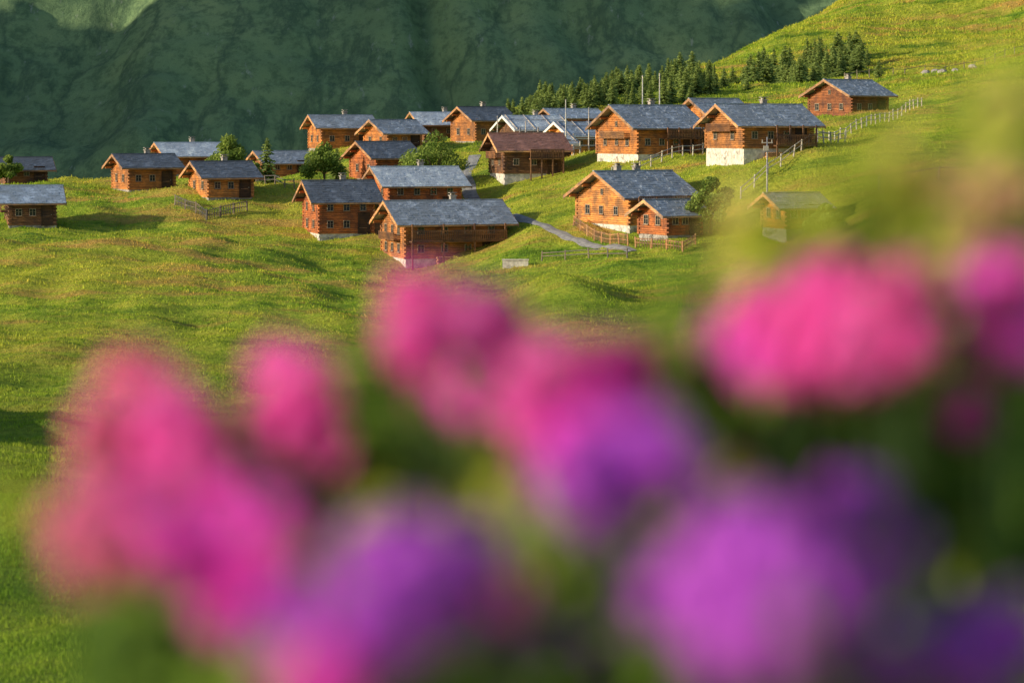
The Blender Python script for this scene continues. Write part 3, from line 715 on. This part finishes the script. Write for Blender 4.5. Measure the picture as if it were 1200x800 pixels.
for (u,v,ru,rv,dist,spd,cn,sz) in FB:
    for _ in range(cn):
        a1 = random.random()*6.28; rr = random.random()**.6
        d_ = dist+random.uniform(-spd,spd)
        x,y,z = S(u+ru*rr*math.cos(a1),v+rv*rr*math.sin(a1),d_); k = which(x)
        leaf(k,Vector((x,y,z))-roots[k].location,sz*random.uniform(.7,1.3),random.random()**1.3)
    for _ in range(max(2,cn//250)):
        x,y,z = S(u+random.uniform(-ru,ru)*.7,v+random.uniform(-rv,rv)*.6,dist+.1); k = which(x); stemto(k,Vector((x,y,z))-roots[k].location)
for _ in range(1300):
    x = random.uniform(-.35,.45); y = random.uniform(1.,1.8); z = random.uniform(-1.3,-.36)
    k = which(x); leaf(k,Vector((x,y,z))-roots[k].location,random.uniform(.014,.022))
# light airy sprigs: u v dist height count tint
SP = [(960,215,1.3,110,18,.6),(1010,230,1.3,90,22,.2),(1060,180,1.3,140,26,.7),(1110,200,1.4,120,34,.4),(1150,160,1.35,170,44,.75),(1190,115,1.4,190,50,.55),(1205,170,1.5,150,50,.1),(1168,225,1.25,26,12,.97),(1150,250,1.35,26,8,.99),(1095,215,1.3,20,7,.97),
 (1085,280,1.3,22,8,.97),(1140,120,1.35,100,22,.25),(1030,270,1.45,60,34,.2),(1120,280,1.5,70,44,.3),(880,255,1.4,70,30,.8),(930,260,1.4,70,28,.65),(960,275,1.4,50,22,.3),(1080,250,1.5,80,40,.6),(1170,260,1.5,80,50,.4),(1050,140,1.4,80,8,.6),(1195,90,1.4,60,14,.7),(1175,140,1.3,40,12,.8),
 (640,325,1.5,60,12,.5),(460,350,1.5,30,6,.5),(10,585,1.0,30,8,.6),(870,560,1.2,16,9,.88),(585,545,1.3,40,22,.75),(430,560,1.4,40,24,.7),(800,450,1.4,50,26,.8),(600,610,1.2,30,18,.7),(785,400,1.5,40,16,.75),(850,330,1.5,30,10,.75),
 (1080,530,1.4,50,18,.6),(1120,640,1.3,50,14,.5),(950,510,1.4,40,20,.6),(1050,480,1.45,40,18,.6),(580,690,1.1,30,14,.6),(250,790,1.1,40,12,.5),(440,610,1.2,30,16,.6),(740,620,1.2,30,18,.6),(660,650,1.2,40,18,.6)]
for (u,v,dist,hgt,cn,tt) in SP:
    x0,y0,z0 = S(u,v+hgt,dist); x1,y1,z1 = S(u+random.uniform(-12,12),v-20,dist); k = which(x0)
    stemto(k,Vector((x1,y1,z1))-roots[k].location,.001)
    big = u > 860 and v < 320
    for _ in range(cn):
        t = random.random(); p = Vector((x0,y0,z0)).lerp(Vector((x1,y1,z1)),t)+Vector((random.gauss(0,.011 if big else .008),random.gauss(0,.012),random.gauss(0,.005)))
        leaf(k,p-roots[k].location,random.uniform(.009,.017) if big else random.uniform(.008,.013),min(.99,max(0,tt+random.gauss(0,.14))) if tt < .9 else tt,True)
for k,r0 in roots.items():
    stems[k].obj('stem',STEM,r0)
    mkobj('foliage',trimesh('foliage',np.array([tuple(q) for q in LV[k]]),SHRUBL,np.array(LT[k]),4),r0)
    if SV[k]: mkobj('sprig_leaves',trimesh('sprig_leaves',np.array([tuple(q) for q in SV[k]]),SPRIG,np.array(ST[k]),4),r0)

# ------------------------------------------------------------------ light, world, camera
sl = bpy.data.lights.new('sun','SUN'); sl.energy = 5; sl.angle = math.radians(.5); sl.color = (1,.86,.64)
so = bpy.data.objects.new('sun',sl); COL.objects.link(so); so.rotation_euler = Sv.to_track_quat('Z','Y').to_euler()
wd = bpy.data.worlds.new('World'); scene.world = wd; wd.use_nodes = True
nt = wd.node_tree; bg = nt.nodes['Background']; sk = nt.nodes.new('ShaderNodeTexSky'); sk.sky_type = 'NISHITA'
sk.sun_disc = False; sk.sun_elevation = el; sk.sun_rotation = math.atan2(az.x,az.y)%(2*math.pi)
nt.links.new(sk.outputs[0],bg.inputs[0]); bg.inputs[1].default_value = .14
cd = bpy.data.cameras.new('camera'); cam = bpy.data.objects.new('camera',cd); COL.objects.link(cam)
cam.location = (0,0,0); cam.rotation_euler = (math.radians(90),0,0)
cd.sensor_width = 36; cd.lens = 85; cd.shift_y = -250/1200.; cd.clip_start = .05; cd.clip_end = 8000
cd.dof.use_dof = True; cd.dof.focus_distance = 205; cd.dof.aperture_fstop = 2.8
scene.camera = cam
scene.view_settings.view_transform = 'Standard'; scene.view_settings.look = 'None'; scene.view_settings.exposure = 0
